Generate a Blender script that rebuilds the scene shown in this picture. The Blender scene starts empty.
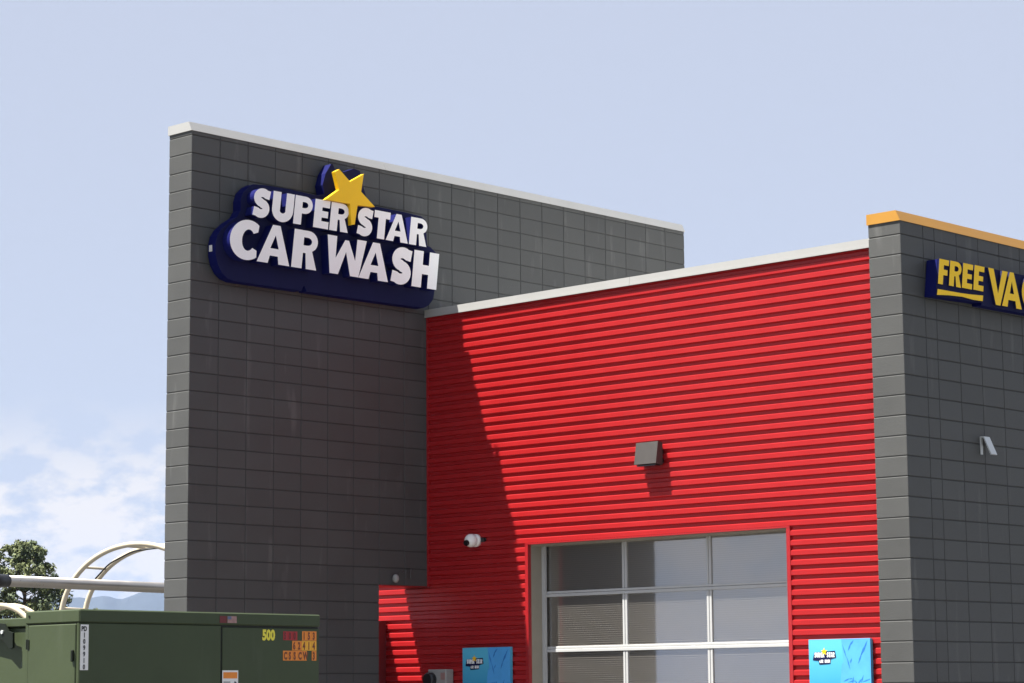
import bpy, math, random
from mathutils import Vector, Matrix
from mathutils.geometry import tessellate_polygon

random.seed(7)
S = bpy.context.scene
COL = S.collection
R_ = math.radians

# ---------------------------------------------------------------- camera
CAM = Vector((20.5114, -16.5982, 1.583))
YAW, PITCH, ROLL, FPX = 0.7569, 0.1443, -0.0082, 2426.4
fw = Vector((-math.sin(YAW)*math.cos(PITCH), math.cos(YAW)*math.cos(PITCH), math.sin(PITCH)))
rt = Vector((math.cos(YAW), math.sin(YAW), 0)); up = rt.cross(fw)
rt2 = rt*math.cos(ROLL)+up*math.sin(ROLL); up2 = -rt*math.sin(ROLL)+up*math.cos(ROLL)
cd = bpy.data.cameras.new('camera'); cam = bpy.data.objects.new('camera', cd); COL.objects.link(cam)
cd.sensor_width = 36; cd.lens = FPX*36/1024; cd.clip_start = .1; cd.clip_end = 60000
m3 = Matrix((rt2, up2, -fw)).transposed()
cam.matrix_world = Matrix.Translation(CAM) @ m3.to_4x4()
S.camera = cam

# ---------------------------------------------------------------- light
SUN_FROM = Vector((-0.66, -1.0, 2.40)).normalized()
EXPOSURE = 1.55
SKY_STRENGTH = 0.060
w = bpy.data.worlds.new('World'); S.world = w; w.use_nodes = True
nt = w.node_tree; nt.nodes.clear()
def wn(t, **k):
    n = nt.nodes.new(t)
    for a, b in k.items(): setattr(n, a, b)
    return n
sky = wn('ShaderNodeTexSky', sky_type='NISHITA', sun_disc=False)
sky.sun_elevation = math.asin(SUN_FROM.z); sky.sun_rotation = math.atan2(SUN_FROM.x, SUN_FROM.y)
sky.air_density = 1.0; sky.dust_density = 1.3; sky.ozone_density = 1.6; sky.altitude = 1600
tc = wn('ShaderNodeTexCoord'); mp = wn('ShaderNodeMapping'); mp.inputs['Scale'].default_value = (40, 40, 76)
mp.inputs['Location'].default_value = (5.3, 1.7, 0.9)
nz = wn('ShaderNodeTexNoise'); nz.inputs['Scale'].default_value = 1.0; nz.inputs['Detail'].default_value = 9; nz.inputs['Roughness'].default_value = .58
cr = wn('ShaderNodeValToRGB'); cr.color_ramp.elements[0].position = .42; cr.color_ramp.elements[1].position = .55
sep = wn('ShaderNodeSeparateXYZ'); band = wn('ShaderNodeMapRange'); band.interpolation_type = 'SMOOTHSTEP'
band.inputs['From Min'].default_value = .075; band.inputs['From Max'].default_value = .125
band.inputs['To Min'].default_value = 1; band.inputs['To Max'].default_value = 0
mul = wn('ShaderNodeMath', operation='MULTIPLY'); mul2 = wn('ShaderNodeMath', operation='MULTIPLY'); mul2.inputs[1].default_value = .9
mix = wn('ShaderNodeMixRGB'); mix.inputs['Color2'].default_value = (5.5, 5.25, 5.05, 1)
veil = wn('ShaderNodeMixRGB'); veil.inputs['Fac'].default_value = .88; veil.inputs['Color2'].default_value = (3.50, 3.76, 4.48, 1)   # thin high cloud over the whole sky
bg = wn('ShaderNodeBackground'); bg.inputs['Strength'].default_value = SKY_STRENGTH
out = wn('ShaderNodeOutputWorld')
L = nt.links.new
L(tc.outputs['Generated'], mp.inputs['Vector']); L(mp.outputs['Vector'], nz.inputs['Vector']); L(nz.outputs['Fac'], cr.inputs['Fac'])
L(tc.outputs['Generated'], sep.inputs[0]); L(sep.outputs['Z'], band.inputs['Value'])
L(cr.outputs['Color'], mul.inputs[0]); L(band.outputs['Result'], mul.inputs[1]); L(mul.outputs[0], mul2.inputs[0])
L(sky.outputs['Color'], veil.inputs['Color1']); L(veil.outputs['Color'], mix.inputs['Color1']); L(mul2.outputs[0], mix.inputs['Fac'])
L(mix.outputs['Color'], bg.inputs['Color']); L(bg.outputs['Background'], out.inputs['Surface'])
sd = bpy.data.lights.new('sun', 'SUN'); sd.energy = 5.0; sd.angle = R_(.53); sd.color = (1, .955, .88)
so = bpy.data.objects.new('sun', sd); COL.objects.link(so); so.location = (0, 0, 60)
so.rotation_euler = (-SUN_FROM).to_track_quat('-Z', 'Y').to_euler()
S.view_settings.view_transform = 'Standard'; S.view_settings.look = 'None'
S.view_settings.exposure = EXPOSURE; S.view_settings.gamma = 1; S.view_settings.use_curve_mapping = False

# ---------------------------------------------------------------- materials
M = {}
def mat(name, col, rough=.6, metal=0, var=0, vscale=3, objvar=0, bump=0, bscale=120, spec=.5, stain=None, coat=0):
    m = bpy.data.materials.new(name); m.use_nodes = True; t = m.node_tree
    b = t.nodes['Principled BSDF']; b.inputs['Base Color'].default_value = (*col, 1)
    b.inputs['Roughness'].default_value = rough; b.inputs['Metallic'].default_value = metal
    b.inputs['Specular IOR Level'].default_value = spec; b.inputs['Coat Weight'].default_value = coat
    geo = t.nodes.new('ShaderNodeNewGeometry'); prev = None
    if var or objvar or stain:
        val = t.nodes.new('ShaderNodeHueSaturation'); val.inputs['Color'].default_value = (*col, 1); prev = val
        ad = t.nodes.new('ShaderNodeMath'); ad.operation = 'ADD'; ad.inputs[0].default_value = 1; ad.inputs[1].default_value = 0
        if var:
            n = t.nodes.new('ShaderNodeTexNoise'); n.inputs['Scale'].default_value = vscale; n.inputs['Detail'].default_value = 7
            n.inputs['Roughness'].default_value = .62
            t.links.new(geo.outputs['Position'], n.inputs['Vector'])
            r = t.nodes.new('ShaderNodeMapRange'); r.inputs['From Min'].default_value = .25; r.inputs['From Max'].default_value = .75
            r.inputs['To Min'].default_value = 1-var; r.inputs['To Max'].default_value = 1+var
            t.links.new(n.outputs['Fac'], r.inputs['Value']); t.links.new(r.outputs[0], ad.inputs[0])
            rr = t.nodes.new('ShaderNodeMapRange'); rr.inputs['To Min'].default_value = max(0, rough-.12); rr.inputs['To Max'].default_value = min(1, rough+.12)
            t.links.new(n.outputs['Fac'], rr.inputs['Value']); t.links.new(rr.outputs[0], b.inputs['Roughness'])
        if objvar:
            oi = t.nodes.new('ShaderNodeObjectInfo'); r = t.nodes.new('ShaderNodeMapRange')
            r.inputs['To Min'].default_value = -objvar; r.inputs['To Max'].default_value = objvar
            t.links.new(oi.outputs['Random'], r.inputs['Value']); t.links.new(r.outputs[0], ad.inputs[1])
        t.links.new(ad.outputs[0], val.inputs['Value']); src = val.outputs[0]
        if stain:
            mpn = t.nodes.new('ShaderNodeMapping'); mpn.inputs['Scale'].default_value = stain[1]
            n2 = t.nodes.new('ShaderNodeTexNoise'); n2.inputs['Scale'].default_value = 1; n2.inputs['Detail'].default_value = 5
            t.links.new(geo.outputs['Position'], mpn.inputs['Vector']); t.links.new(mpn.outputs[0], n2.inputs['Vector'])
            c2 = t.nodes.new('ShaderNodeMapRange'); c2.inputs['From Min'].default_value = stain[2]; c2.inputs['From Max'].default_value = stain[2]+.14
            c2.inputs['To Max'].default_value = stain[3]
            t.links.new(n2.outputs['Fac'], c2.inputs['Value'])
            mx = t.nodes.new('ShaderNodeMixRGB'); mx.inputs['Color2'].default_value = (*stain[0], 1)
            t.links.new(c2.outputs[0], mx.inputs['Fac']); t.links.new(src, mx.inputs['Color1']); src = mx.outputs[0]
        t.links.new(src, b.inputs['Base Color'])
    if bump:
        n = t.nodes.new('ShaderNodeTexNoise'); n.inputs['Scale'].default_value = bscale; n.inputs['Detail'].default_value = 4
        t.links.new(geo.outputs['Position'], n.inputs['Vector'])
        bp = t.nodes.new('ShaderNodeBump'); bp.inputs['Strength'].default_value = bump; bp.inputs['Distance'].default_value = .004
        t.links.new(n.outputs['Fac'], bp.inputs['Height']); t.links.new(bp.outputs[0], b.inputs['Normal'])
    M[name] = m; return m

GREY = (.0565, .0580, .0560)
mat('block_paint', GREY, .62, var=.13, vscale=1.7, objvar=.075, bump=.8, bscale=170, stain=((.20, .20, .19), (5.5, 5.5, .9), .60, .28))
mat('joint_paint', (.036, .037, .036), .75, var=.1)
mat('red_metal', (.335, .0095, .0115), .42, spec=.35, var=.05, vscale=2.2, bump=.05, bscale=6, stain=((.26, .012, .015), (2.5, 2.5, 1.2), .6, .35))
mat('red_trim', (.30, .010, .013), .36, var=.04)
mat('maroon_metal', (.12, .010, .012), .5, var=.1, vscale=6)
mat('white_coping', (.34, .34, .33), .45, var=.05, vscale=2)
mat('yellow_coping', (.40, .195, .024), .45, var=.06, vscale=2)
mat('navy', (.0115, .0130, .052), .65, var=.08, vscale=4, spec=.06)
mat('navy_return', (.007, .009, .085), .65, var=.08, vscale=4, spec=.06)
mat('letter_white', (.86, .86, .84), .4, var=.02)
mat('star_yellow', (.86, .52, .010), .45, var=.04, spec=.25)
mat('letter_yellow', (.90, .57, .012), .45, var=.03, spec=.2)
mat('aluminium', (.46, .465, .46), .5, metal=.1, var=.05, vscale=5)
mat('tan_jamb', (.27, .245, .195), .6, var=.08, vscale=6, stain=((.2, .19, .15), (20, 20, 2), .6, .4))
mat('bronze', (.050, .045, .042), .5, var=.06, vscale=12)
mat('black', (.012, .012, .013), .4)
mat('dark_lens', (.01, .01, .012), .08)
mat('camera_white', (.78, .77, .74), .4, var=.03)
mat('lamp_grey', (.55, .57, .56), .35, metal=.2)
mat('box_grey', (.28, .275, .26), .55, var=.08, vscale=15)
mat('poster_white', (.78, .8, .82), .4)
mat('poster_mid', (.075, .34, .72), .35, var=.12, vscale=6)
mat('poster_ink', (.02, .16, .48), .4, var=.2, vscale=20)
mat('green_paint', (.052, .068, .0345), .45, spec=.2, var=.09, vscale=5, bump=.12, bscale=30, stain=((.085, .10, .065), (9, 9, 1.5), .62, .35))
mat('green_dark', (.010, .014, .009), .5, spec=.2, var=.1, vscale=9)
mat('gap', (.012, .014, .010), .8)
mat('decal_white', (.72, .71, .68), .5, var=.06, vscale=40)
mat('decal_ink', (.03, .03, .03), .5)
mat('decal_orange', (.72, .22, .02), .5, var=.1, vscale=40)
mat('decal_amber', (.78, .38, .02), .5, var=.1, vscale=40)
mat('decal_red', (.33, .012, .015), .5, var=.1, vscale=40)
mat('decal_darkred', (.12, .006, .006), .5)
mat('decal_yellow', (.72, .62, .05), .5, var=.05, vscale=40)
mat('decal_brown', (.16, .035, .006), .5)
mat('decal_blue', (.10, .12, .20), .5)
mat('decal_pink', (.30, .17, .155), .5, var=.3, vscale=60)
mat('pipe_metal', (.46, .43, .39), .3, metal=.9, var=.06, vscale=2)
mat('cream_tube', (.56, .49, .36), .4, var=.04)
mat('asphalt', (.055, .054, .052), .9, var=.2, vscale=2, bump=.5, bscale=60)
mat('concrete', (.125, .12, .112), .85, var=.1, vscale=.9, bump=.3, bscale=80)
mat('soil', (.17, .15, .085), .95, var=.3, vscale=.02)
mat('roof_membrane', (.66, .66, .64), .7, var=.06)
mat('interior_wall', (.30, .30, .30), .7, var=.08)
mat('stucco', (.48, .38, .25), .9, var=.06, vscale=3)
mat('window_dark', (.02, .025, .03), .1)
mat('mountain_forest', (.030, .042, .050), 1, var=.35, vscale=.004)
mat('bark', (.09, .062, .042), .9, var=.25, vscale=8)
mat('leaf', (.105, .125, .040), .7, var=.35, vscale=1.6)
mat('leaf_dark', (.055, .078, .030), .7, var=.3, vscale=1.6)

# clear twin-wall sheet of the overhead door: glossy skins over fine horizontal flutes
m = bpy.data.materials.new('polycarbonate'); m.use_nodes = True; t = m.node_tree
b = t.nodes['Principled BSDF']; b.inputs['Base Color'].default_value = (.42, .42, .415, 1)
b.inputs['Roughness'].default_value = .28; b.inputs['IOR'].default_value = 1.6
b.inputs['Coat Weight'].default_value = 1; b.inputs['Coat IOR'].default_value = 2.5; b.inputs['Coat Tint'].default_value = (1, .95, .88, 1); b.inputs['Coat Roughness'].default_value = .035
b.inputs['Transmission Weight'].default_value = .86
geo = t.nodes.new('ShaderNodeNewGeometry'); sx = t.nodes.new('ShaderNodeSeparateXYZ'); t.links.new(geo.outputs['Position'], sx.inputs[0])
mu = t.nodes.new('ShaderNodeMath'); mu.operation = 'MULTIPLY'; mu.inputs[1].default_value = 2*math.pi/.0235
sn = t.nodes.new('ShaderNodeMath'); sn.operation = 'SINE'; t.links.new(sx.outputs['Z'], mu.inputs[0]); t.links.new(mu.outputs[0], sn.inputs[0])
mr = t.nodes.new('ShaderNodeMapRange'); mr.inputs['From Min'].default_value = .2; mr.inputs['From Max'].default_value = 1
mr.inputs['To Min'].default_value = .96; mr.inputs['To Max'].default_value = .62
t.links.new(sn.outputs[0], mr.inputs['Value']); t.links.new(mr.outputs[0], b.inputs['Transmission Weight'])
bp = t.nodes.new('ShaderNodeBump'); bp.inputs['Strength'].default_value = .03; bp.inputs['Distance'].default_value = .01
t.links.new(sn.outputs[0], bp.inputs['Height'])
M['polycarbonate'] = m

# poster print: a turquoise to blue wash printed on the sheet
m = bpy.data.materials.new('poster_wash'); m.use_nodes = True; t = m.node_tree
b = t.nodes['Principled BSDF']; b.inputs['Roughness'].default_value = .35
tcn = t.nodes.new('ShaderNodeTexCoord'); sx = t.nodes.new('ShaderNodeSeparateXYZ'); t.links.new(tcn.outputs['Generated'], sx.inputs[0])
cr_ = t.nodes.new('ShaderNodeValToRGB'); e = cr_.color_ramp.elements
e[0].position = .45; e[0].color = (.02, .24, .48, 1); e[1].position = 1; e[1].color = (.09, .44, .64, 1)
nn = t.nodes.new('ShaderNodeTexNoise'); nn.inputs['Scale'].default_value = 3
ad = t.nodes.new('ShaderNodeMath'); ad.operation = 'MULTIPLY_ADD'; ad.inputs[1].default_value = .12
t.links.new(nn.outputs['Fac'], ad.inputs[0]); t.links.new(sx.outputs['Z'], ad.inputs[2]); t.links.new(ad.outputs[0], cr_.inputs['Fac'])
t.links.new(cr_.outputs['Color'], b.inputs['Base Color']); M['poster_wash'] = m

# ---------------------------------------------------------------- helpers
def _canted(mb, x0, x1, y0, y1, z0, z1, t):
    return mb.add([(x0,y0,z0),(x1,y0,z0),(x1,y1,z0),(x0,y1,z0),(x0,y0,z1),(x1-t,y0,z1),(x1-t,y1,z1),(x0,y1,z1)],
                  [(0,3,2,1),(4,5,6,7),(0,1,5,4),(1,2,6,5),(2,3,7,6),(3,0,4,7)])
class MB:
    def __init__(s): s.v = []; s.f = []; s.m = []
    def add(s, vs, fs, mi=0):
        o = len(s.v); s.v += [tuple(p) for p in vs]; s.f += [tuple(i+o for i in f) for f in fs]; s.m += [mi]*len(fs); return s
    def box(s, x0, x1, y0, y1, z0, z1, mi=0):
        return s.add([(x0,y0,z0),(x1,y0,z0),(x1,y1,z0),(x0,y1,z0),(x0,y0,z1),(x1,y0,z1),(x1,y1,z1),(x0,y1,z1)],
                     [(0,3,2,1),(4,5,6,7),(0,1,5,4),(1,2,6,5),(2,3,7,6),(3,0,4,7)], mi)
    def cbox(s, x0, x1, y0, y1, z0, z1, c, mi=0):      # box with chamfered edges
        P = {}; vs = []
        for ix in (0, 1):
            for iy in (0, 1):
                for iz in (0, 1):
                    X, Y, Z = (x0, x1)[ix], (y0, y1)[iy], (z0, z1)[iz]
                    dx, dy, dz = (c, -c)[ix], (c, -c)[iy], (c, -c)[iz]
                    for a, q in ((0, (X, Y+dy, Z+dz)), (1, (X+dx, Y, Z+dz)), (2, (X+dx, Y+dy, Z))):
                        P[(ix, iy, iz, a)] = len(vs); vs.append(q)
        fs = []
        for i in (0, 1):
            q = [(0,0),(1,0),(1,1),(0,1)]
            f0 = [P[(i, a, b_, 0)] for a, b_ in q]; f1 = [P[(a, i, b_, 1)] for a, b_ in q]; f2 = [P[(a, b_, i, 2)] for a, b_ in q]
            fs += [f0 if i else f0[::-1], f1[::-1] if i else f1, f2 if i else f2[::-1]]
        for a in (0, 1):
            for b_ in (0, 1):
                g = [P[(a,b_,0,0)], P[(a,b_,1,0)], P[(a,b_,1,1)], P[(a,b_,0,1)]]; fs.append(g if (a == b_) else g[::-1])
                g = [P[(a,0,b_,0)], P[(a,0,b_,2)], P[(a,1,b_,2)], P[(a,1,b_,0)]]; fs.append(g if (a == b_) else g[::-1])
                g = [P[(0,a,b_,1)], P[(1,a,b_,1)], P[(1,a,b_,2)], P[(0,a,b_,2)]]; fs.append(g if (a == b_) else g[::-1])
                for d in (0, 1):
                    g = [P[(a,b_,d,0)], P[(a,b_,d,1)], P[(a,b_,d,2)]]; fs.append(g if (a+b_+d) % 2 else g[::-1])
        return s.add(vs, fs, mi)
    def tube(s, pts, r, n=10, mi=0, cap=True, ref=None):
        pts = [Vector(p) for p in pts]; k = len(pts); rings = []
        rr = r if isinstance(r, (list, tuple)) else [r]*k
        fixed = ref; ref = Vector((0, 0, 1))
        for i, p in enumerate(pts):
            d = (pts[min(i+1, k-1)]-pts[max(i-1, 0)]).normalized()
            a = fixed if fixed is not None else (ref if abs(d.dot(ref)) < .95 else Vector((1, 0, 0)))
            u = d.cross(a).normalized(); v = d.cross(u).normalized()
            rings.append([p+(u*math.cos(2*math.pi*j/n)+v*math.sin(2*math.pi*j/n))*rr[i] for j in range(n)])
        vs = [q for g in rings for q in g]; fs = []
        for i in range(k-1):
            for j in range(n):
                fs.append((i*n+j, (i+1)*n+j, (i+1)*n+(j+1) % n, i*n+(j+1) % n))
        if cap: fs += [tuple(range(n)), tuple(range((k-1)*n, k*n))[::-1]]
        return s.add(vs, fs, mi)
    def solid(s, loops, mp, d0, d1, mi=0, side=None, bevel=0):   # 2-D outline (first loop outer, rest holes), mp(u, v, d)
        side = mi if side is None else side
        def area(l): return sum(l[i][0]*l[(i+1) % len(l)][1]-l[(i+1) % len(l)][0]*l[i][1] for i in range(len(l)))
        lp = []
        for i, l in enumerate(loops):
            l = list(l)
            if (area(l) > 0) != (i == 0): l = l[::-1]
            lp.append(l)
        tri = tessellate_polygon([[Vector((u, v, 0)) for u, v in l] for l in lp])
        flat = [q for l in lp for q in l]; n = len(flat)
        ft = []
        for a, b_, c in tri:
            A, B, C = flat[a], flat[b_], flat[c]
            ft.append((a, b_, c) if (B[0]-A[0])*(C[1]-A[1])-(C[0]-A[0])*(B[1]-A[1]) > 0 else (a, c, b_))
        s.add([mp(u, v, d1) for u, v in flat], ft, mi)
        s.add([mp(u, v, d0) for u, v in flat], [f[::-1] for f in ft], side)
        for l in lp:
            k = len(l)
            s.add([mp(u, v, d0) for u, v in l]+[mp(u, v, d1) for u, v in l],
                  [(i, (i+1) % k, k+(i+1) % k, k+i) for i in range(k)], side)
        return s
    def mesh(s, name, mats, smooth=False):
        me = bpy.data.meshes.new(name); me.from_pydata(s.v, [], s.f)
        for x in (mats if isinstance(mats, (list, tuple)) else [mats]): me.materials.append(M[x])
        for p, i in zip(me.polygons, s.m): p.material_index = i; p.use_smooth = smooth
        me.update(); return me
    def build(s, name, mats, parent=None, smooth=False):
        return obj(name, s.mesh(name, mats, smooth), parent)
def obj(name, me, parent=None):
    o = bpy.data.objects.new(name, me); COL.objects.link(o)
    if parent is not None: o.parent = parent
    return o
def tag(o, label, cat, group=None, kind=None):
    if label: o['label'] = label
    if cat: o['category'] = cat
    if group: o['group'] = group
    if kind: o['kind'] = kind
    return o
def thing(name, label, cat, group=None, loc=None):
    o = bpy.data.objects.new(name, None); COL.objects.link(o); o.empty_display_size = .2
    return tag(o, label, cat, group)
def struct(o): o['kind'] = 'structure'; return o

# ---------------------------------------------------------------- letter outlines (cap height 1)
def arc(cx, cy, rx, ry, a0, a1, n=14):
    return [(cx+rx*math.cos(R_(a0+(a1-a0)*i/n)), cy+ry*math.sin(R_(a0+(a1-a0)*i/n))) for i in range(n+1)]
def stroke(pts, th):
    n = len(pts); l = []; r = []
    for i, p in enumerate(pts):
        a = Vector(pts[max(i-1, 0)]); b_ = Vector(pts[min(i+1, n-1)]); d = (b_-a).normalized(); nn_ = Vector((-d.y, d.x))
        t_ = th[i] if isinstance(th, list) else th
        l.append(tuple(Vector(p)+nn_*t_/2)); r.append(tuple(Vector(p)-nn_*t_/2))
    return [l+r[::-1]]
def glyph(ch, W, s=.35, a=.255):
    if ch == 'E':
        return [[(0,0),(W,0),(W,a),(s,a),(s,.5-a*.45),(W*.92,.5-a*.45),(W*.92,.5+a*.45),(s,.5+a*.45),(s,1-a),(W,1-a),(W,1),(0,1)]]
    if ch == 'F':
        return [[(0,0),(s,0),(s,.38),(W*.9,.38),(W*.9,.38+a),(s,.38+a),(s,1-a),(W,1-a),(W,1),(0,1)]]
    if ch == 'T':
        c = W/2; return [[(c-s/2,0),(c+s/2,0),(c+s/2,1-a),(W,1-a),(W,1),(0,1),(0,1-a),(c-s/2,1-a)]]
    if ch == 'H':
        return [[(0,0),(s,0),(s,.5-a/2),(W-s,.5-a/2),(W-s,0),(W,0),(W,1),(W-s,1),(W-s,.5+a/2),(s,.5+a/2),(s,1),(0,1)]]
    if ch == 'A':
        c = W/2; tp_ = s*.36; k = (c-tp_)                      # k: how far a side runs in over the height
        o = [(0,0),(s*1.04,0),(s*1.04+k*.20*.55,.20),(W-s*1.04-k*.20*.55,.20),(W-s*1.04,0),(W,0),(c+tp_,1),(c-tp_,1)]
        return [o, [(c-s*.40,.39),(c+s*.40,.39),(c,.74)]]
    if ch == 'V':
        c = W/2; return [[(c-s*.42,0),(c+s*.42,0),(W,1),(W-s*1.02,1),(c,.33),(s*1.02,1),(0,1)]]
    if ch == 'M':
        return [[(0,0),(s*.95,0),(s*.95,.55),(W/2,.1),(W-s*.95,.55),(W-s*.95,0),(W,0),(W,1),(W-s,1),(W/2,.5),(s,1),(0,1)]]
    if ch == 'W':
        q = W*.235; t_ = s*.95
        return [[(q-t_*.42,0),(q+t_*.46,0),(W/2,.62),(W-q-t_*.46,0),(W-q+t_*.42,0),(W,1),(W-t_,1),(W-q-.02,.42),(W/2+t_*.20,.93),(W/2-t_*.20,.93),(q+.02,.42),(t_,1),(0,1)]]
    if ch in 'PR':
        bh = .40 if ch == 'P' else .43                          # bottom of the bowl
        ry = (1-bh)/2; cx = W-.33 if ch == 'P' else W-.36; rx = W-cx - (.03 if ch == 'R' else 0)
        bowl = arc(cx, 1-ry, rx, ry, 90, -90, 14)
        hole = arc(cx-.02, 1-ry, .15, .105, 90, -90, 8)+[(s-.005, 1-ry-.105), (s-.005, 1-ry+.105)]
        if ch == 'P': o = [(0,0),(s,0),(s,bh)]+bowl[::-1]+[(0,1)]
        else:
            lastb = bowl[::-1]
            keep = [p for p in lastb if not (p[1] < bh+.09)]
            o = [(0,0),(s,0),(s,bh-.02),(s+.09,bh-.02),(W-s*1.02,0),(W,0),(W-.20,bh+.045)]+keep+[(0,1)]
        return [o, hole]
    if ch == 'U':
        rx = (W-s)/2; c = W/2
        return stroke([(s/2,1),(s/2,.7)]+arc(c, .125+.26, rx, .26, 180, 360, 16)+[(W-s/2,.7),(W-s/2,1)], [s, s]+[s-.05*math.sin(math.pi*i/16) for i in range(17)]+[s, s])
    if ch == 'C':
        cx = .56*W/.9; rx = cx; cut = W
        a0 = math.degrees(math.acos(min(1, (cut-cx)/rx)))
        o = arc(cx, .5, rx, .515, a0, 360-a0, 30)
        i_ = arc(cx+.03, .5, rx-s-.01, .275, 318, 42, 20)
        return [o+[(cut-.015, .5-.275*.86)]+i_+[(cut-.015, .5+.275*.86)]]
    if ch == 'S':
        th = a+.045; rx = W/2-th*.52; ry = .25-th/4+.0; cyu = 1.012-th/2-ry; cyl = -.012+th/2+ry
        up_ = arc(W/2+.02, cyu, rx, ry, 48, 258, 16); lo = arc(W/2-.02, cyl, rx, ry, 78, -132, 16)
        pts = [(W-.05, cyu+ry*.62)]+up_+lo+[(.05, cyl-ry*.62)]
        return stroke(pts, th)
    raise KeyError(ch)
def letter(ch, wid, h, s=.30, a=.225): return [[(u*h, v*h) for u, v in l] for l in glyph(ch, wid/h, s, a)]
_txt = {}
def text_mesh(txt, size, mp, name, material, align='LEFT', sx=1.0):
    cu = bpy.data.curves.new('txt', 'FONT'); cu.body = txt; cu.size = size; cu.offset = size*.055; cu.resolution_u = 3
    o = bpy.data.objects.new('txt', cu); COL.objects.link(o)
    dg = bpy.context.evaluated_depsgraph_get(); me = bpy.data.meshes.new_from_object(o.evaluated_get(dg))
    bpy.data.objects.remove(o); bpy.data.curves.remove(cu)
    for v in me.vertices: v.co = mp(v.co.x*sx, v.co.y)
    me.name = name; me.materials.clear(); me.materials.append(M[material]); return me

# ================================================================= setting
B, C = .4064, .2032          # block length and course height
RY = 3.6204                  # outer plane of the red cladding
PW = 6.4973                  # right end of the red wall
PX = 6.8878                  # face of the short block wall
PY = 3.5168                  # its near end

gm = MB(); gm.add([(-14000,-14000,-.02),(14000,-14000,-.02),(14000,14000,-.02),(-14000,14000,-.02)], [(0,1,2,3)])
struct(gm.build('ground', 'soil'))
gm = MB(); gm.add([(-70,-60,-.012),(70,-60,-.012),(70,60,-.012),(-70,60,-.012)], [(0,1,2,3)])
struct(gm.build('car_park', 'asphalt'))
gm = MB(); gm.box(-4, 17, -9, 30, -.2, 0)
struct(gm.build('concrete_apron', 'concrete'))

# mountain range, as one closed ridge of terrain
def ridge(name, pts, depth, material):
    n = len(pts); dirn = Vector((-.79, .61, 0)); vs = []; fs = []
    rows = [(-.9, 0), (-.62, .30), (-.35, .58), (-.16, .82), (0, 1), (.4, .6), (1, 0)]
    for (p, h) in pts:
        for (k, hh) in rows:
            j = random.uniform(-.07, .07)*(0 < hh < 1)
            q = Vector((p[0], p[1], 0))+dirn*depth*k; vs.append((q.x, q.y, -1+h*(hh+j)))
    m_ = len(rows)
    for i in range(n-1):
        for j in range(m_-1): fs.append((i*m_+j, (i+1)*m_+j, (i+1)*m_+j+1, i*m_+j+1))
    mb = MB(); mb.add(vs, fs); return struct(mb.build(name, material, smooth=True))
prof = [(-40,150),(-25,190),(-14,215),(-8,236),(-4,243),(-1,247),(0,248),(.6,245.5),(1.2,248),(1.9,251),(2.5,249.5),(3.1,244),(3.6,243),(4.2,249),(4.9,257),(5.6,261),(6.5,262),(8,266),(10,270),(14,262),(20,250),(30,262),(42,225)]
pa, pb = Vector((-4899., 3628.)), Vector((-4748., 3767.)); dv = (pb-pa)/7.0
ridge('mountains', [((pa+dv*s_).to_tuple(), h) for s_, h in prof], 900, 'mountain_forest')

# ================================================================= tall grey block wall
tall = thing('tall_block_wall', 'tall dark grey block wall with white coping carrying the car wash sign', 'wall')
TX = -.3935
def block_mesh(dx, dy, dz, name='block'):
    mb = MB(); mb.cbox(-dx/2, dx/2, -dy/2, dy/2, -dz/2, dz/2, .004); return mb.mesh(name, 'block_paint')
J = .0105
JV = .006
bm_full = block_mesh(-TX, B-JV, C-J); bm_cut = block_mesh(-TX, B-JV, .044)
rest = MB()
for k in range(21):
    for r in range(39):
        if k in (7, 8) and r < 14: continue
        y = (k+.5)*B; z = (r+.5)*C; ztop = (r+1)*C; cut = r == 38
        if cut: z = r*C+J/2+.022; ztop = 7.80
        tt = (RY-CAM.y)/(y-CAM.y)
        vis = (r >= 13 if k < 5 else r >= 7) if k < 9 else (CAM.z+(ztop-.05-CAM.z)*tt > 6.15)
        if vis:
            o = obj('block', bm_cut if cut else bm_full, tall); o.location = (TX/2, y, z)
        else:
            h = .022 if cut else (C-J)/2
            rest.cbox(TX, 0, y-(B-J)/2, y+(B-J)/2, z-h, z+h, .005)
o = rest.build('block_courses', 'block_paint', tall); o['kind'] = 'stuff'
core = MB(); e_ = .007
core.box(TX+e_, -e_, e_, 7*B-e_, 0, 7.770); core.box(TX+e_, -e_, 7*B-e_, 9*B+e_, 14*C+e_, 7.770); core.box(TX+e_, -e_, 9*B+e_, 21*B-e_, 0, 7.770)
core.build('mortar_core', 'joint_paint', tall)
cp = MB()
ov = .010
for i in range(3):                                            # three lengths of coping butted together
    y0 = (-ov, 2.95, 5.85)[i]; y1 = (2.946, 5.846, 21*B+ov)[i]
    c_ = MB()
    _canted(c_, TX-ov, ov, y0, y1, 7.768, 7.872, .052)
    c_.build('coping', 'white_coping', tall)
lt = MB(); lt.box(TX+.012, -.012, 7*B+.004, 9*B, 14*C-.004, 14*C+.012); lt.build('lintel_plate', 'red_trim', tall)

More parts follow.
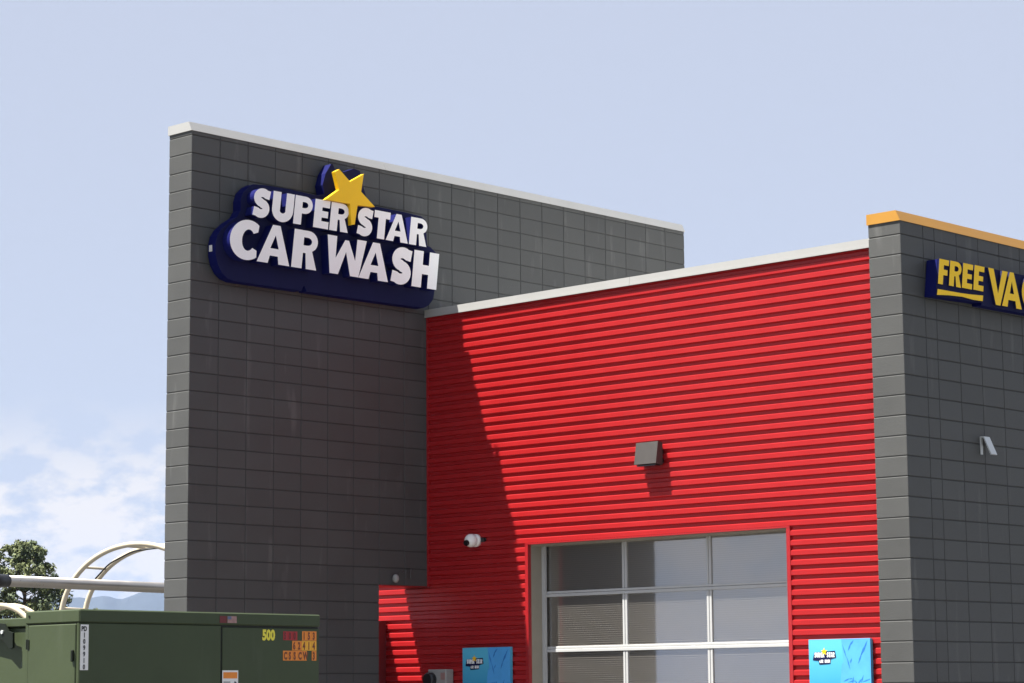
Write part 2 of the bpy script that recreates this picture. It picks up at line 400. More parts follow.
# ================================================================= red clad building
red = thing('car_wash_building', 'red ribbed metal building front between the two grey block walls', 'building')
PITCH_R = .10232; PH = 5.9207          # rib pitch, height of the middle of one groove
def rib_profile(z0, z1):
    out_, prev = [], None
    k0 = int(math.floor((z0-PH)/PITCH_R))-1; k1 = int(math.ceil((z1-PH)/PITCH_R))+1
    pts = []
    for k in range(k0, k1+1):
        g = PH+k*PITCH_R                                    # groove centre
        pts += [(g-.031, 0), (g-.019, .026), (g+.013, .026), (g+.025, 0)]
    def yat(z):
        for (a, ya), (b_, yb) in zip(pts, pts[1:]):
            if a <= z <= b_: return ya+(yb-ya)*(z-a)/(b_-a)
        return 0
    res = [(z0, yat(z0))]+[p for p in pts if z0+1e-4 < p[0] < z1-1e-4]+[(z1, yat(z1))]
    return res
def rib_panel(x0, x1, z0, z1, parent=red):
    pr = rib_profile(z0, z1); n = len(pr); mb = MB()
    vs = [(x0, RY+y, z) for z, y in pr]+[(x1, RY+y, z) for z, y in pr]
    mb.add(vs, [(i, n+i, n+i+1, i+1) for i in range(n-1)])
    mb.add([(x, RY+y+.0012, z) for x, y, z in [(v[0], v[1]-RY, v[2]) for v in vs]], [(i, i+1, n+i+1, n+i) for i in range(n-1)])
    return mb.build('cladding_panel', 'red_metal', parent)
DX0, DX1, DZ = 1.637, 5.297, 3.262     # overhead door opening
TRIM = .047
lev = [6.058]; z = PH-.031-7*PITCH_R                       # panel laps sit at the lower edge of a rib face
while z > .4: lev.append(z); z -= 8*PITCH_R
lev.append(.05)
for a, b_ in zip(lev[1:], lev):
    if a >= DZ: rib_panel(.03, PW-.002, a, b_); continue
    if b_ > DZ:
        rib_panel(.03, PW-.002, DZ+.004, b_); b_ = DZ+.0035
    rib_panel(.03, DX0-TRIM+.002, a, b_); rib_panel(DX1+TRIM-.002, PW-.002, a, b_)
zz = 14*C-.006
rib_panel(-1.5, TX-.012, 1.45, 3.3); rib_panel(TX-.011, .028, 1.45, zz); rib_panel(-1.5, .028, .05, 1.4495)
def trim(x0, x1, z0, z1, y0=RY-.004, y1=RY+.048, mt='red_trim', nm='trim'):
    mb = MB(); mb.box(x0, x1, y0, y1, z0, z1); return mb.build(nm, mt, red)
trim(.003, .032, 14*C, 6.056); trim(DX0-TRIM, DX0, 0, DZ+.003); trim(DX1, DX1+TRIM, 0, DZ+.003)
trim(DX0-TRIM+.001, DX1+TRIM-.001, DZ+.0035, DZ+.020, RY-.006)
bw = MB()
bw.box(-1.5, TX-.012, RY+.05, RY+.36, 2.8205, 3.3); bw.box(-1.5, DX0-.02, RY+.05, RY+.36, 0, 2.82); bw.box(.0, DX0-.02, RY+.05, RY+.36, 2.82, 6.05); bw.box(DX1+.02, PW-.003, RY+.05, RY+.36, 0, 6.05)
bw.box(DX0-.02, DX1+.02, RY+.05, RY+.36, DZ+.02, 6.05)
bw.build('front_wall', 'interior_wall', red)
iw = MB(); iw.box(.004, .12, 8.6, 26.99, 0, 5.6); rf = MB(); rf.box(.006, PW-.002, RY+.362, 26.9, 5.62, 5.76); rf.build('roof', 'roof_membrane', red)
iw.box(.004, 1.5, 27, 27.3, 0, 5.75); iw.box(5.2, PW, 27, 27.3, 0, 5.75); iw.box(1.5, 5.2, 27, 27.3, 3.3, 5.75)
iw.build('inner_walls', 'interior_wall', red)
for x0, x1 in ((.004, 3.24), (3.243, PW-.004)):
    mb = MB(); mb.box(x0, x1, RY-.032, RY+.40, 6.075, 6.150); mb.box(x0, x1, RY-.036, RY-.024, 6.056, 6.078); mb.build('coping', 'white_coping', red)
for x0, x1 in ((DX0-.0795, DX0+.001), (DX1-.001, DX1+.08)):
    mb = MB(); mb.box(x0, x1, RY+.005 if 0 else RY+.0485, RY+.30, 0, DZ); mb.box(DX0-.018 if x0 < 3 else DX1+.001, DX0-.001 if x0 < 3 else DX1+.018, RY-.002+.05, RY+.22, 0, DZ)
    mb = MB(); mb.box(x0, x1, RY+.0485, RY+.30, 0, DZ); mb.build('door_jamb', 'tan_jamb', red)
mb = MB(); mb.box(DX0-.0795, DX1+.08, RY+.0485, RY+.30, DZ-.012, DZ+.018); mb.build('door_head', 'tan_jamb', red)
# overhead door: aluminium rails and stiles holding clear twin-wall panes
door = MB(); GY = RY+.29
cols = [1.634, 2.845, 4.042, 5.212]; zs = [.21, .835, 1.46, 2.085, 2.71, 3.335]
door.box(DX0-.04, DX1+.04, GY+.031, GY+.05, 3.364, 3.46)
dr = door.build('overhead_door', 'aluminium', red)
for x0, x1 in ((DX0-.05, DX0+.045), (DX1-.05, DX1+.05)):
    mb = MB(); mb.box(x0, x1, RY+.225, RY+.2595, 0, 3.4); mb.build('door_track', 'aluminium', dr)
for i, z in enumerate(zs):
    mb = MB(); mb.cbox(cols[0]-.03, cols[-1]+.12, GY-.03, GY+.03, z-.036, z-.002, .003); mb.cbox(cols[0]-.03, cols[-1]+.12, GY-.026, GY+.03, z+.001, z+.028, .003)
    mb.build('rail', 'aluminium', dr)
for c_ in cols[1:3]:
    for a, b_ in zip([0]+zs, zs):
        mb = MB(); mb.cbox(c_-.034, c_-.004, GY-.022, GY+.02, a+.0285, b_-.0365, .003); mb.cbox(c_+.004, c_+.034, GY-.022, GY+.02, a+.0285, b_-.0365, .003)
        mb.box(c_-.0035, c_+.0035, GY-.012, GY+.012, a+.0285, b_-.0365)
        mb.build('stile', 'aluminium', dr)
for k in range(3):
    for a, b_ in zip([0]+zs, zs):
        mb = MB(); mb.box(cols[k]+(.0345 if k else .0), cols[k+1]-(.0345 if k < 2 else -.09), GY-.006, GY+.010, a+.0285, b_-.0365)
        mb.build('pane', 'polycarbonate', dr)
# low maroon fin beyond the opening in the tall wall
mb = MB(); mb.box(-1.05, -.70, 2.55, RY-.005, 0, 2.438); mb.box(-1.07, -.69, 2.53, RY-.005, 2.438, 2.462)
tag(mb.build('screen_panel', 'maroon_metal'), 'low maroon metal screen seen through the opening in the tall wall', 'screen')

# ================================================================= short block wall with yellow coping
short = thing('short_block_wall', 'grey block wall end with yellow coping at the right edge', 'wall')
ys = [0, B, 1.5*B]+[1.5*B+B*i for i in range(1, 24)]
bm_s = {}
rest = MB(); Z0 = 6.130-30*C
for k, (a, b_) in enumerate(zip(ys, ys[1:])):
    for r in range(0, 31):
        y = PY+(a+b_)/2; z = Z0+(r+.5)*C; dz = C-J
        if r == 30: dz = .138; z = Z0+30*C+J/2+dz/2
        if k < 7 and r >= 7:
            key = (round(b_-a, 3), dz)
            if key not in bm_s: bm_s[key] = block_mesh(PX-PW-.002, b_-a-JV, dz)
            o = obj('block', bm_s[key], short); o.location = ((PX+PW+.002)/2, y, z)
        else: rest.cbox(PW+.002, PX, y-(b_-a-J)/2, y+(b_-a-J)/2, z-dz/2, z+dz/2, .005)
o = rest.build('block_courses', 'block_paint', short); o['kind'] = 'stuff'
core = MB(); core.box(PW+.011, PX-e_, PY+e_, PY+ys[-1]-e_, 0, 6.270); core.build('mortar_core', 'joint_paint', short)
for i in range(3):
    y0 = (PY-ov, PY+3.0, PY+6.5)[i]; y1 = (PY+2.996, PY+6.496, PY+ys[-1])[i]
    mb = MB(); _canted(mb, PW+.002-ov, PX+ov, y0, y1, 6.268, 6.376, .052)
    mb.build('coping', 'yellow_coping', short)

# ================================================================= car wash sign
sign = thing('wall_sign', 'large SUPER STAR CAR WASH sign with white letters on navy backing', 'sign')
def yz(x_base):
    return lambda u, v, d: (x_base+d, u, v)
cab = [(.13,6.50),(.135,6.38),(.165,6.28),(.225,6.195),(.30,6.145),(.40,6.122),(.87,6.125),(1.50,6.128),(1.525,6.185),(1.545,6.185),(1.575,6.129),(2.08,6.13),(2.72,6.135),(3.44,6.145),(3.53,6.19),(3.60,6.27),(3.62,6.37),(3.66,6.83),(3.55,6.90),(3.50,6.905),(3.47,7.22),(3.40,7.25),(3.12,7.262),(2.72,7.265),(2.56,7.26),(2.50,7.36),(2.42,7.56),(2.40,7.655),(2.30,7.665),(2.14,7.60),(2.0,7.62),(1.90,7.672),(1.84,7.665),(1.755,7.54),(1.71,7.40),(1.735,7.30),(1.66,7.262),(1.31,7.275),(.89,7.268),(.70,7.252),(.60,7.215),(.52,7.14),(.485,7.04),(.485,6.93),(.43,6.845),(.32,6.775),(.21,6.68),(.155,6.60)]
cab = [(y+(.105 if (y < .66 or 1.7 < y < 1.86) else .07 if y < 1.0 or 1.6 < y < 1.95 else .0), z) for y, z in cab]
mb = MB(); mb.solid([cab], yz(.012), 0, .13, 0, 1); mb.build('backing', ['navy', 'navy_return'], sign)
XB = .143
def put(parent, ch, y0, wid, zb, h, x0, depth, mats, slant=.12, s=.35, a=.255, name='letter'):
    ls = [[(y0+u+slant*v, zb+v) for u, v in l] for l in letter(ch, wid, h, s, a)]
    mb = MB(); mb.solid(ls, yz(x0), 0, depth, 0, 1); return mb.build(name, mats, parent)
Z1, H1, Z2, H2 = 6.855, .333, 6.356, .442
for ch, y0, wd in (('S',.640,.256),('U',.924,.314),('P',1.252,.268),('E',1.553,.229),('R',1.801,.288),('S',2.216,.256),('T',2.481,.255),('A',2.692,.360),('R',3.071,.288)):
    put(sign, ch, y0, wd, Z1, H1, XB, .127, ['letter_white', 'navy_return'])
for ch, y0, wd in (('C',.308,.400),('A',.719,.479),('R',1.226,.378),('W',1.727,.610),('A',2.257,.471),('S',2.752,.342),('H',3.111,.412)):
    put(sign, ch, y0, wd, Z2, H2, XB, .127, ['letter_white', 'navy_return'])
star = [(1.795,7.535),(1.865,7.575),(2.033,7.455),(2.250,7.579),(2.208,7.362),(2.426,7.214),(2.153,7.195),(2.107,6.963),(2.055,6.948),(2.035,7.195),(1.655,7.192),(1.862,7.335)]
star = [(y+.06, z) for y, z in star]
mb = MB(); mb.solid([star], yz(.250), 0, .055); st = mb.build('star', 'star_yellow', sign)
mb = MB(); mb.box(XB, .2495, 2.0, 2.08, 7.28, 7.36); mb.build('star_mount', 'navy', sign)
mb = MB(); mb.box(.04, .085, .228, .242, 6.43, 6.50); mb.build('maker_label', 'decal_white', sign)

# ================================================================= free vacuums sign
yz2 = lambda xb: (lambda u, v, d: (xb+d, u+.062, v))
fv = thing('wall_sign', 'yellow and navy FREE VACUUMS sign on the short grey wall', 'sign')
mb = MB(); mb.solid([[(3.838,5.524),(4.70,5.552),(4.706,5.63),(4.757,5.938),(3.900,5.909),(3.852,5.60)]], yz2(PX+.01), 0, .132, 0, 1); mb.build('backing', ['navy', 'navy_return'], fv)
mb = MB(); mb.solid([[(4.712,5.525),(6.95,5.545),(7.02,5.955),(4.772,5.938)]], yz2(PX+.01), 0, .112, 0, 1); mb.build('backing', ['navy', 'navy_return'], fv)
zb, h = 5.650, .262
for ch, y0, wd in (('F',3.864,.175),('R',4.062,.220),('E',4.300,.185),('E',4.513,.185)):
    put(fv, ch, y0+.062, wd, zb+(y0-3.86)*.022, h, PX+.1425, .018, ['letter_yellow', 'navy'], .16, .33, .22)
mb = MB(); mb.solid([[(3.838,5.532),(4.05,5.552),(4.30,5.565),(4.50,5.556),(4.683,5.562),(4.694,5.622),(4.45,5.607),(4.28,5.600),(3.855,5.594)]], yz2(PX+.1425), 0, .018, 0, 1); mb.build('underline', ['letter_yellow', 'navy'], fv)
for ch, y0, wd in (('V',4.800,.375),('A',5.064,.383),('C',5.452,.31),('U',5.80,.32),('U',6.15,.32),('M',6.16+.33,.40)):
    put(fv, ch, y0+.062, wd, 5.556+(y0-4.9)*.015, .378, PX+.1225, .03, ['letter_yellow', 'navy'], .06, .27, .2)

# ================================================================= things on the red wall
lamp = thing('wall_lamp', 'bronze box wall lamp on the red cladding above the door', 'lamp')
def side(x0, x1, prof_, nm, mt, parent):                     # profile in (y, z) pushed along x
    mb = MB(); n = len(prof_)
    mb.add([(x0, y, z) for y, z in prof_]+[(x1, y, z) for y, z in prof_],
           [tuple(range(n)), tuple(range(n, 2*n))[::-1]]+[(i, n+i, n+(i+1) % n, (i+1) % n) for i in range(n)])
    return mb.build(nm, mt, parent)
side(3.365, 3.675, [(RY-.145, 4.045), (RY-.030, 4.030), (RY-.030, 4.275), (RY-.105, 4.285)], 'housing', 'bronze', lamp)
mb = MB(); mb.box(3.40, 3.645, RY-.0295, RY+.034, 4.06, 4.26); mb.build('back_box', 'black', lamp)
mb = MB(); mb.box(3.39, 3.65, RY-.125, RY-.045, 4.022, 4.034); mb.build('lens', 'dark_lens', lamp)

cc = thing('security_camera', 'small white turret security camera on the red cladding left of the door', 'camera')
cx_, cz_ = .825, 3.35
mb = MB(); mb.tube([(cx_, RY+.0, cz_), (cx_, RY-.03, cz_), (cx_, RY-.05, cz_)], [.075, .075, .055], 20); mb.build('base', 'camera_white', cc, True)
bpy_me = bpy.data.meshes.new('ball'); import bmesh
def ball(r, loc, mt, name, parent, scale=(1,1,1)):
    bmm = bmesh.new(); bmesh.ops.create_uvsphere(bmm, u_segments=20, v_segments=12, radius=r); me = bpy.data.meshes.new(name); bmm.to_mesh(me); bmm.free()
    for v in me.vertices: v.co = Vector((v.co.x*scale[0]+loc[0], v.co.y*scale[1]+loc[1], v.co.z*scale[2]+loc[2]))
    for p in me.polygons: p.use_smooth = True
    me.materials.append(M[mt]); return obj(name, me, parent)
ball(.078, (cx_-.008, RY-.088, cz_-.003), 'camera_white', 'body', cc)
dl = Vector((.02, -.93, -.36)).normalized(); c0 = Vector((cx_-.008, RY-.088, cz_-.003))
mb = MB(); mb.tube([c0+dl*.06, c0+dl*.098, c0+dl*.100], [.034, .034, .026], 16); mb.build('lens', 'dark_lens', cc)
mb = MB(); mb.box(cx_+.07, cx_+.13, RY-.012, RY+.03, cz_-.02, cz_+.025); mb.build('cable_box', 'black', cc)

jb = thing('junction_box', 'small grey box with a black round knob low on the red wall', 'box')
mb = MB(); mb.cbox(.14, .44, RY-.13, RY-.004, 1.50, 1.875, .008); mb.build('housing', 'box_grey', jb)
mb = MB(); mb.tube([(.20, RY-.1305, 1.755), (.20, RY-.19, 1.755), (.20, RY-.205, 1.755)], [.085, .085, .070], 20); mb.build('knob', 'black', jb)
mb = MB(); mb.box(.355, .425, RY-.1335, RY-.1305, 1.755, 1.835); lb = mb.build('label_plate', 'decal_pink', jb)

def poster(x0, x1, ztop, label):
    P_ = thing('poster', label, 'poster', 'blue posters beside the door')
    zb_ = ztop-1.0; y0 = RY-.045; wd = x1-x0
    mb = MB(); mb.box(x0, x1, y0, RY-.006, zb_, ztop); mb.build('sheet', 'poster_wash', P_)
    def xz(u, v, d): return (x0+u*wd, y0-d, ztop-v*wd)
    def pr(pts, d0, d1, mt, nm): mb = MB(); mb.solid([pts], xz, d0, d1); return mb.build(nm, mt, P_)
    right = [(.535,.002),(.998,.002),(.998,.74),(.80,.76),(.72,.72),(.60,.66),(.50,.625),(.535,.34),(.565,.30),(.55,.17)]
    pr(right, .0005, .002, 'poster_mid', 'print_shape')
    ink = []
    def sl(a, b_, w_): 
        d = (Vector(b_)-Vector(a)).normalized()*w_; n = Vector((-d.y, d.x))
        A, B_ = Vector(a), Vector(b_); Mi = (A+B_)/2
        return [tuple(A), tuple(Mi+n*.6), tuple(B_), tuple(Mi-n*.6)]
    marks = [((.55,.07),(.62,.27),.016),((.62,.24),(.67,.41),.016),((.66,.10),(.74,.02),.022),((.64,.16),(.69,.07),.02),((.83,.25),(.95,.05),.030),((.80,.33),(.86,.20),.02),((.90,.14),(.955,.03),.018),
             ((.70,.58),(.72,.50),.014),((.72,.51),(.70,.60),.012),((.74,.55),(.78,.60),.016),((.79,.59),(.85,.53),.018),((.84,.58),(.88,.48),.014),((.56,.56),(.66,.52),.014),((.66,.53),(.70,.52),.012),((.63,.57),(.75,.55),.012),((.86,.57),(.99,.53),.010),((.72,.62),(.76,.68),.012),((.67,.32),(.70,.26),.014)]
    for i, (a, b_, w_) in enumerate(marks): pr(sl(a, b_, w_), .0022, .0028+i*.00006, 'poster_ink', 'print_mark')
    # small printed logo
    def logo(txt, u0, v0, hh, tot):
        n = len(txt); adv = tot/n
        for i, ch in enumerate(txt):
            if ch == ' ': continue
            ls = [[(u0+i*adv+u, v0-v) for u, v in l] for l in letter(ch, adv*.92, hh, .30, .22)]
            mb = MB(); mb.solid(ls, lambda u, v, d: xz(u, v, d), .0036, .0046); mb.build('print_letter', 'poster_white', P_)
    pr([(.065,.275),(.09,.175),(.43,.155),(.445,.245),(.36,.265),(.35,.325),(.17,.335),(.16,.285)], .0022, .0032, 'navy', 'print_backing')
    logo('SUPER STAR', .095, .240, .065, .335); logo('CAR WASH', .175, .312, .042, .175)
    stp = [(.255+.055*math.cos(R_(-90+36*i))*(1 if i % 2 == 0 else .42), .165+.055*math.sin(R_(-90+36*i))*(1 if i % 2 == 0 else .42)) for i in range(10)]
    pr(stp, .0036, .0050, 'star_yellow', 'print_star')
poster(.628, 1.388, 2.116, 'blue poster in the shade left of the overhead door')
poster(5.580, 6.340, 2.108, 'blue poster in the sun right of the overhead door')

# ================================================================= things on the grey walls
fl = thing('wall_lamp', 'small pale shield lamp on the shaded face of the short grey wall', 'lamp')
mb = MB(); mb.box(PX+.001, PX+.012, 4.845, 4.880, 3.99, 4.175); mb.build('back_plate', 'lamp_grey', fl)
mb = MB(); pz = [(PX+.0145, 4.178), (PX+.050, 4.174), (PX+.135, 3.985), (PX+.122, 3.980), (PX+.043, 4.160), (PX+.0145, 4.164)]
n = len(pz); mb.add([(x, 4.845, z) for x, z in pz]+[(x, 4.955, z) for x, z in pz], [tuple(range(n))[::-1], tuple(range(n, 2*n))]+[((i+1) % n, i, n+i, n+(i+1) % n)[::-1] for i in range(n)])
mb.build('hood', 'lamp_grey', fl)
mb = MB(); mb.box(PX+.001, PX+.03, 4.885, 4.94, 4.09, 4.15); mb.build('lens', 'bronze', fl)

wl = thing('wire_fixture', 'small pale bulb with bent wires above the opening in the tall wall', 'fixture')
mb = MB(); mb.tube([(.004, 3.20, 2.99), (.05, 3.22, 3.02), (.06, 3.13, 3.0), (.05, 3.07, 2.95)], .007, 6); mb.build('wire', 'bronze', wl)
mb = MB(); mb.tube([(.004, 3.30, 3.04), (.05, 3.31, 3.04), (.055, 3.30, 2.93)], .009, 6); mb.build('wire', 'bronze', wl)
ball(.040, (.05, 3.06, 2.925), 'box_grey', 'bulb', wl, (1, 1, 1.25))

# ================================================================= pad-mounted transformer
tr = thing('transformer_cabinet', 'green steel pad mounted transformer cabinet with number stickers in the foreground', 'transformer')
X1, Y0, ZT = 11.0527, -9.5900, 2.000; X0, Y1 = 10.619, -8.061
mb = MB(); mb.box(X0+.006, X1-.006, Y0+.006, Y1-.006, 0, 1.955); mb.build('core', 'gap', tr)
mb = MB(); mb.cbox(X0, X1+.004, Y0-.004, Y1+.004, 1.937, ZT, .006); lid = mb.build('lid', 'green_paint', tr)
mb = MB(); mb.tube([(10.655, Y0-.0045, 1.975), (10.655, Y0-.008, 1.975)], .006, 8); mb.build('bolt', 'green_dark', lid)
mb = MB(); mb.cbox(X0+.028, X1-.022, Y0-.006, Y0+.02, .06, 1.931, .004); dd = mb.build('door', 'green_paint', tr)
mb = MB(); mb.box(X1-.020, X1-.0065, Y0, Y0+.02, .0, 1.936); mb.box(X0, X0+.022, Y0, Y0+.02, 0, 1.936); mb.build('door_frame', 'green_paint', tr)
for zc in (1.84, .95, .30):
    mb = MB(); mb.tube([(X0+.024, Y0-.006, zc-.024), (X0+.024, Y0-.006, zc+.024)], .007, 8); mb.box(X0+.026, X0+.042, Y0-.010, Y0-.0062, zc-.022, zc+.022); mb.build('hinge', 'green_dark', dd)
mb = MB(); mb.cbox(X1-.045, X1-.030, Y0-.018, Y0-.0062, 1.752, 1.808, .003); mb.build('latch', 'green_dark', dd)
seam = -8.716
mb = MB(); mb.cbox(X1-.02, X1, Y0+.001, seam-.005, .0, 1.934, .003); mb.build('side_panel', 'green_paint', tr)
mb = MB(); mb.cbox(X1-.02, X1, seam+.005, Y1-.001, .0, 1.926, .003); mb.build('side_panel', 'green_paint', tr)
# tank half further left, a little lower and set back
mb = MB(); mb.cbox(9.75, X0-.004, Y0+.035, Y1-.02, 0, 1.925, .006); tk = mb.build('tank', 'green_paint', tr)
mb = MB(); mb.cbox(9.74, X0-.003, Y0+.022, Y1, 1.928, 1.972, .005); mb.build('tank_lid', 'green_paint', tr)
mb = MB(); prof_ = [(10.33,1.955),(10.446,1.945),(10.478,1.908),(10.520,1.900),(10.522,1.828),(10.500,1.822),(10.432,1.868),(10.33,1.885)]
mb.solid([prof_], lambda u, v, d: (u, Y0+.006-d, v), 0, .012); mb.box(10.34, 10.38, Y0+.0065, Y0+.034, 1.88, 1.92); lg = mb.build('lifting_lug', 'green_dark', tr)
mb = MB(); mb.tube([(10.435, Y0-.0062, 1.905), (10.435, Y0-.012, 1.905)], .010, 10); mb.build('bolt', 'lamp_grey', lg)
mb = MB(); mb.cbox(9.6, X1+.15, Y0-.15, Y1+.15, 0, .0 + .012, .004); mb.build('pad', 'concrete', tr)
# stickers on the long shaded side
def pl(y0, y1, z0, z1, mt, nm='sticker', d=.0015, parent=tr):
    mb = MB(); mb.box(X1+.0005, X1+d, y0, y1, z0, z1); return mb.build(nm, mt, parent)
def side_text(txt, y0, z0, size, mt, parent, d=.0022, sx=.8):
    me = text_mesh(txt, size, lambda u, v: Vector((X1+d, y0+u, z0+v)), 'lettering', mt, sx=sx); return obj('lettering', me, parent)
p_ = pl(-9.584, -9.537, 1.712, 1.927, 'decal_white')
side_text('PD', -9.580, 1.897, .030, 'decal_ink', p_, sx=.85)
for i, ch in enumerate('109910'): side_text(ch, -9.568, 1.867-i*.030, .030, 'decal_ink', p_, sx=.8)
side_text('500', -8.452, 1.867, .070, 'decal_yellow', tr, sx=.80)
def squares(txt, y0, y1, z0, z1, mts, ink, nm='sticker'):
    n = len(txt); wd = (y1-y0)/n
    for i, ch in enumerate(txt):
        if ch == ' ': continue
        q = pl(y0+i*wd+.0006, y0+(i+1)*wd-.0006, z0, z1, mts[i % len(mts)], nm)
        side_text(ch, y0+i*wd+wd*.18, z0+(z1-z0)*.14, (z1-z0)*1.02, ink, q, sx=.62)
squares('500', -8.311, -8.214, 1.866, 1.911, ['decal_red'], 'decal_darkred')
squares('153', -8.182, -8.082, 1.865, 1.913, ['decal_orange'], 'decal_brown')
squares('62414', -8.250, -8.082, 1.814, 1.8635, ['decal_orange', 'decal_orange', 'decal_amber', 'decal_amber', 'decal_amber'], 'decal_brown')
squares('CSSCW 3', -8.312, -8.082, 1.7625, 1.8125, ['decal_orange'], 'decal_brown')
q = pl(-8.712, -8.609, 1.50, 1.712, 'decal_white')
mb = MB(); mb.box(X1+.0017, X1+.0021, -8.706, -8.615, 1.672, 1.703); mb.build('header', 'decal_orange', q)
mb = MB(); mb.solid([[(-8.645,1.56),(-8.63,1.60),(-8.622,1.57),(-8.625,1.63),(-8.618,1.65),(-8.632,1.66),(-8.640,1.63),(-8.635,1.61)]], lambda u, v, d: (X1+d, u, v), .0017, .0021); mb.build('figure', 'decal_ink', q)
for i in range(5):
    mb = MB(); mb.box(X1+.0017, X1+.0021, -8.704, -8.66+.006*(i % 2), 1.65-i*.02, 1.657-i*.02); mb.build('text_line', 'box_grey', q)
def lidpl(y0, y1, z0, z1, mt, nm='sticker', d=.0055, parent=tr): mb = MB(); mb.box(X1+.0043, X1+d, y0, y1, z0, z1); return mb.build(nm, mt, parent)
lidpl(-8.735, -8.690, 1.948, 1.982, 'maroon_metal')
q = lidpl(-8.685, -8.625, 1.948, 1.982, 'decal_pink')
mb = MB(); mb.box(X1+.0057, X1+.0061, -8.684, -8.660, 1.966, 1.981); mb.build('flag_corner', 'decal_blue', q)

# ================================================================= vacuum stalls beyond
vp = thing('vacuum_pipe', 'long silver vacuum pipe with black end cap running behind the tall wall', 'pipe')
pA, pB = Vector((-11.1639, 5.4759, 3.385)), Vector((-11.67, 8.94, 3.385)); dd_ = (pB-pA).normalized()
mb = MB(); mb.tube([pA, pA+dd_*16], .088, 20); mb.build('pipe', 'pipe_metal', vp, True)
mb = MB(); mb.tube([pA-dd_*.30, pA-dd_*.28, pA-dd_*.001], [.085, .102, .102], 20); mb.build('end_cap', 'black', vp, True)
for k in (7, 14):
    q = pA+dd_*k; mb = MB(); mb.tube([(q.x, q.y, 0), (q.x, q.y, 3.30)], .06, 10); mb.build('support_post', 'cream_tube', vp, True)

def vac_arch(name, apex, d, a, b_, off, label, hose=True, rr=.066):
    A = thing(name, label, 'arch', 'cream vacuum arches'); d = Vector((*d, 0)).normalized(); nrm = Vector((-d.y, d.x, 0))
    cz = apex[2]-b_; cxy = Vector((apex[0], apex[1], 0))
    def P(t, o_, r=1): return cxy+d*(a*r*math.cos(t))+nrm*o_+Vector((0, 0, cz+b_*r*math.sin(t)))
    for o_ in (0, off):
        pts = [cxy-d*a+nrm*o_, cxy-d*a+nrm*o_+Vector((0,0,cz*.6))]+[P(math.pi-math.pi*i/40, o_) for i in range(41)]+[cxy+d*a+nrm*o_+Vector((0,0,cz*.6)), cxy+d*a+nrm*o_]
        mb = MB(); mb.tube(pts, rr, 12, ref=nrm); mb.build('hoop', 'cream_tube', A, True)
    for t in (2.98, 2.35, 1.75, 1.2, .6):
        mb = MB(); mb.tube([P(t, 0), P(t, off)], rr*.5, 8); mb.build('rung', 'cream_tube', A, True)
    if hose:
        mb = MB(); mb.tube([P(2.50-.06*i, off*.72, .96-.005*math.sin(i)) for i in range(22)], .022, 8); mb.build('hose', 'black', A, True)
    return A
vac_arch('vacuum_arch', (-27.52, 20.67, 5.33), (.95, .31), 2.22, 1.83, 1.0, 'tall cream double vacuum arch left of the tall grey wall')
vac_arch('vacuum_arch', (-63.95, 41.9, 5.37), (.95, .31), 2.0, 1.9, .8, 'distant cream vacuum arch at the left edge behind the green cabinet', False, .11)

# far tan building at the left edge
tb = thing('tan_building', 'tan stucco building at the far left edge behind the cabinet', 'building')
P0 = Vector((-47.02, 30.17, 0)); dl_ = Vector((-.55, -.835, 0)); dn = Vector((-.835, .55, 0))
def obx(mb, u0, u1, n0, n1, z0, z1):
    vs = [P0+dl_*u+dn*n+Vector((0, 0, z)) for z in (z0, z1) for u, n in ((u0,n0),(u1,n0),(u1,n1),(u0,n1))]
    return mb.add(vs, [(0,1,2,3),(7,6,5,4),(0,4,5,1),(1,5,6,2),(2,6,7,3),(3,7,4,0)])
obx(MB(), 0, 9, 0, 7, 0, 4.45).build('wall', 'stucco', tb)
obx(MB(), -.02, 9.1, -.1, 7.0, 4.45, 4.69).build('cornice', 'stucco', tb)
for i in range(3): obx(MB(), 1.5+i*2.5, 3+i*2.5, -.04, -.001, 1, 2.6).build('window', 'window_dark', tb)

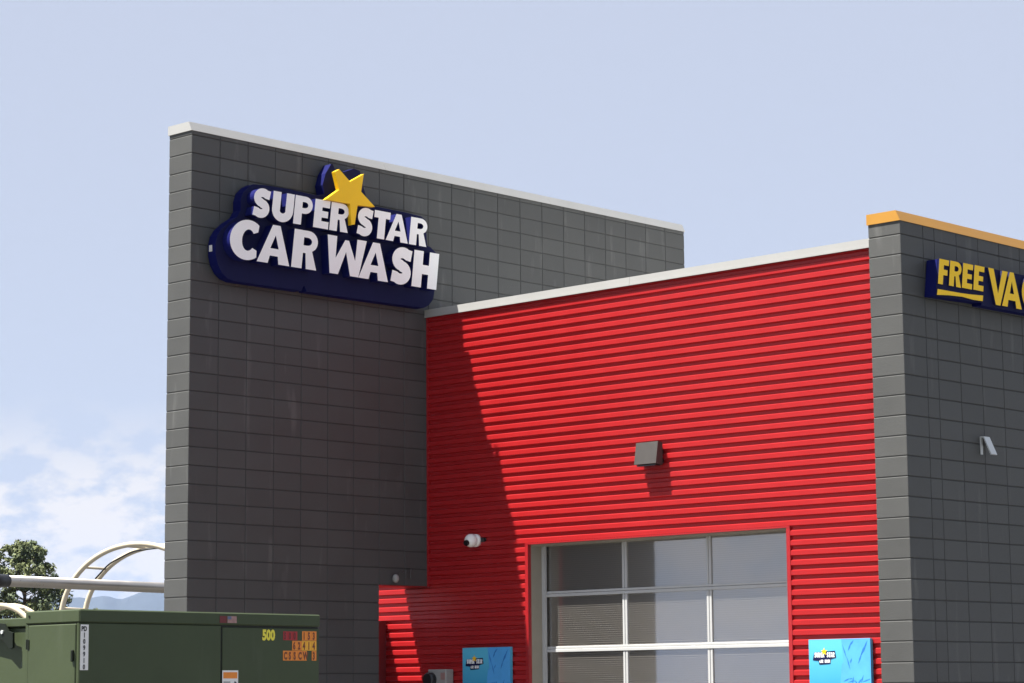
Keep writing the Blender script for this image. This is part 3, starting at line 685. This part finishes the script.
# ================================================================= trees
def leafy(mb, c, r, n, sz, mi):
    for _ in range(n):
        while True:
            q = Vector((random.uniform(-1, 1), random.uniform(-1, 1), random.uniform(-1, 1)))
            if .15 < q.length < 1: break
        p = c+Vector((q.x*r, q.y*r, q.z*r*.85)); nrm = (q+Vector((random.gauss(0,.5), random.gauss(0,.5), random.gauss(.3,.5)))).normalized()
        u = nrm.orthogonal().normalized(); v = nrm.cross(u); a = random.uniform(0, 6.28); s_ = sz*random.uniform(.6, 1.4)
        u, v = u*math.cos(a)+v*math.sin(a), v*math.cos(a)-u*math.sin(a)
        mb.add([p-u*s_-v*s_*.35, p+u*s_*.2-v*s_*.5, p+u*s_*1.1, p+u*s_*.1+v*s_*.5], [(0, 1, 2, 3)], mi)
def tree(name, base, top, outline, label, dens, sz, nclump, group=None):
    t_ = thing(name, label, 'tree', group); base = Vector(base); Ht = top
    mb = MB(); mb.tube([base, base+Vector((.05, .05, Ht*.35)), base+Vector((-.05, .1, Ht*.7)), base+Vector((0, .05, Ht*.95))], [.18, .14, .08, .02], 10)
    mb.build('trunk', 'bark', t_, True)
    cl = MB(); lb_ = MB()
    for i in range(nclump):
        f = random.random()**.85; f = .12+.88*f
        z = Ht*f; rad = outline(f)
        a = random.uniform(0, 6.28); lobe = 1+.16*math.sin(3*a+9*f)+.12*math.sin(5*a-17*f); rr = rad*lobe*math.sqrt(random.uniform(.12, 1))*random.uniform(.85, 1.1)
        c_ = base+Vector((math.cos(a)*rr, math.sin(a)*rr, z))
        leafy(cl, c_, random.uniform(.15, .33)*(.6+.4*rad/2.5)*Ht/7, dens, sz, 1 if random.random() < .35 else 0)
        if i % 3 == 0: lb_.tube([base+Vector((0, .05, z-.35*rr)), c_], [.03, .008], 5)
    lb_.build('limbs', 'bark', t_); cl.build('crown', ['leaf', 'leaf_dark'], t_)
def ol(f):
    pts = [(0,1.5),(.3,2.0),(.55,1.86),(.7,1.66),(.82,1.32),(.9,1.02),(.97,.62),(1.01,.3)]
    for (a, ra), (b_, rb) in zip(pts, pts[1:]):
        if f <= b_: return ra+(rb-ra)*(f-a)/(b_-a)
    return .1
tree('pine_tree', (-72.15, 48.9, 0), 8.6, lambda f: ol(f)*1.3, 'bushy green tree behind the silver vacuum pipe at the left', 60, .085, 460)
tree('small_tree', (-224.6, 167.5, 0), 12.2, lambda f: 2.2*(1.05-f), 'tiny distant tree top against the blue mountains', 40, .35, 50)

# ================================================================= haze
hz = bpy.data.materials.new('haze'); hz.use_nodes = True; t = hz.node_tree; t.nodes.clear()
pv = t.nodes.new('ShaderNodeVolumePrincipled'); pv.inputs['Density'].default_value = 6e-5; pv.inputs['Color'].default_value = (.46, .62, .98, 1); pv.inputs['Anisotropy'].default_value = .0
mo = t.nodes.new('ShaderNodeOutputMaterial'); t.links.new(pv.outputs[0], mo.inputs['Volume'])
M['haze'] = hz
mb = MB(); mb.box(-15000, 15000, -15000, 15000, -1.5, 320)
hb = mb.build('haze', 'haze'); hb['kind'] = 'stuff'
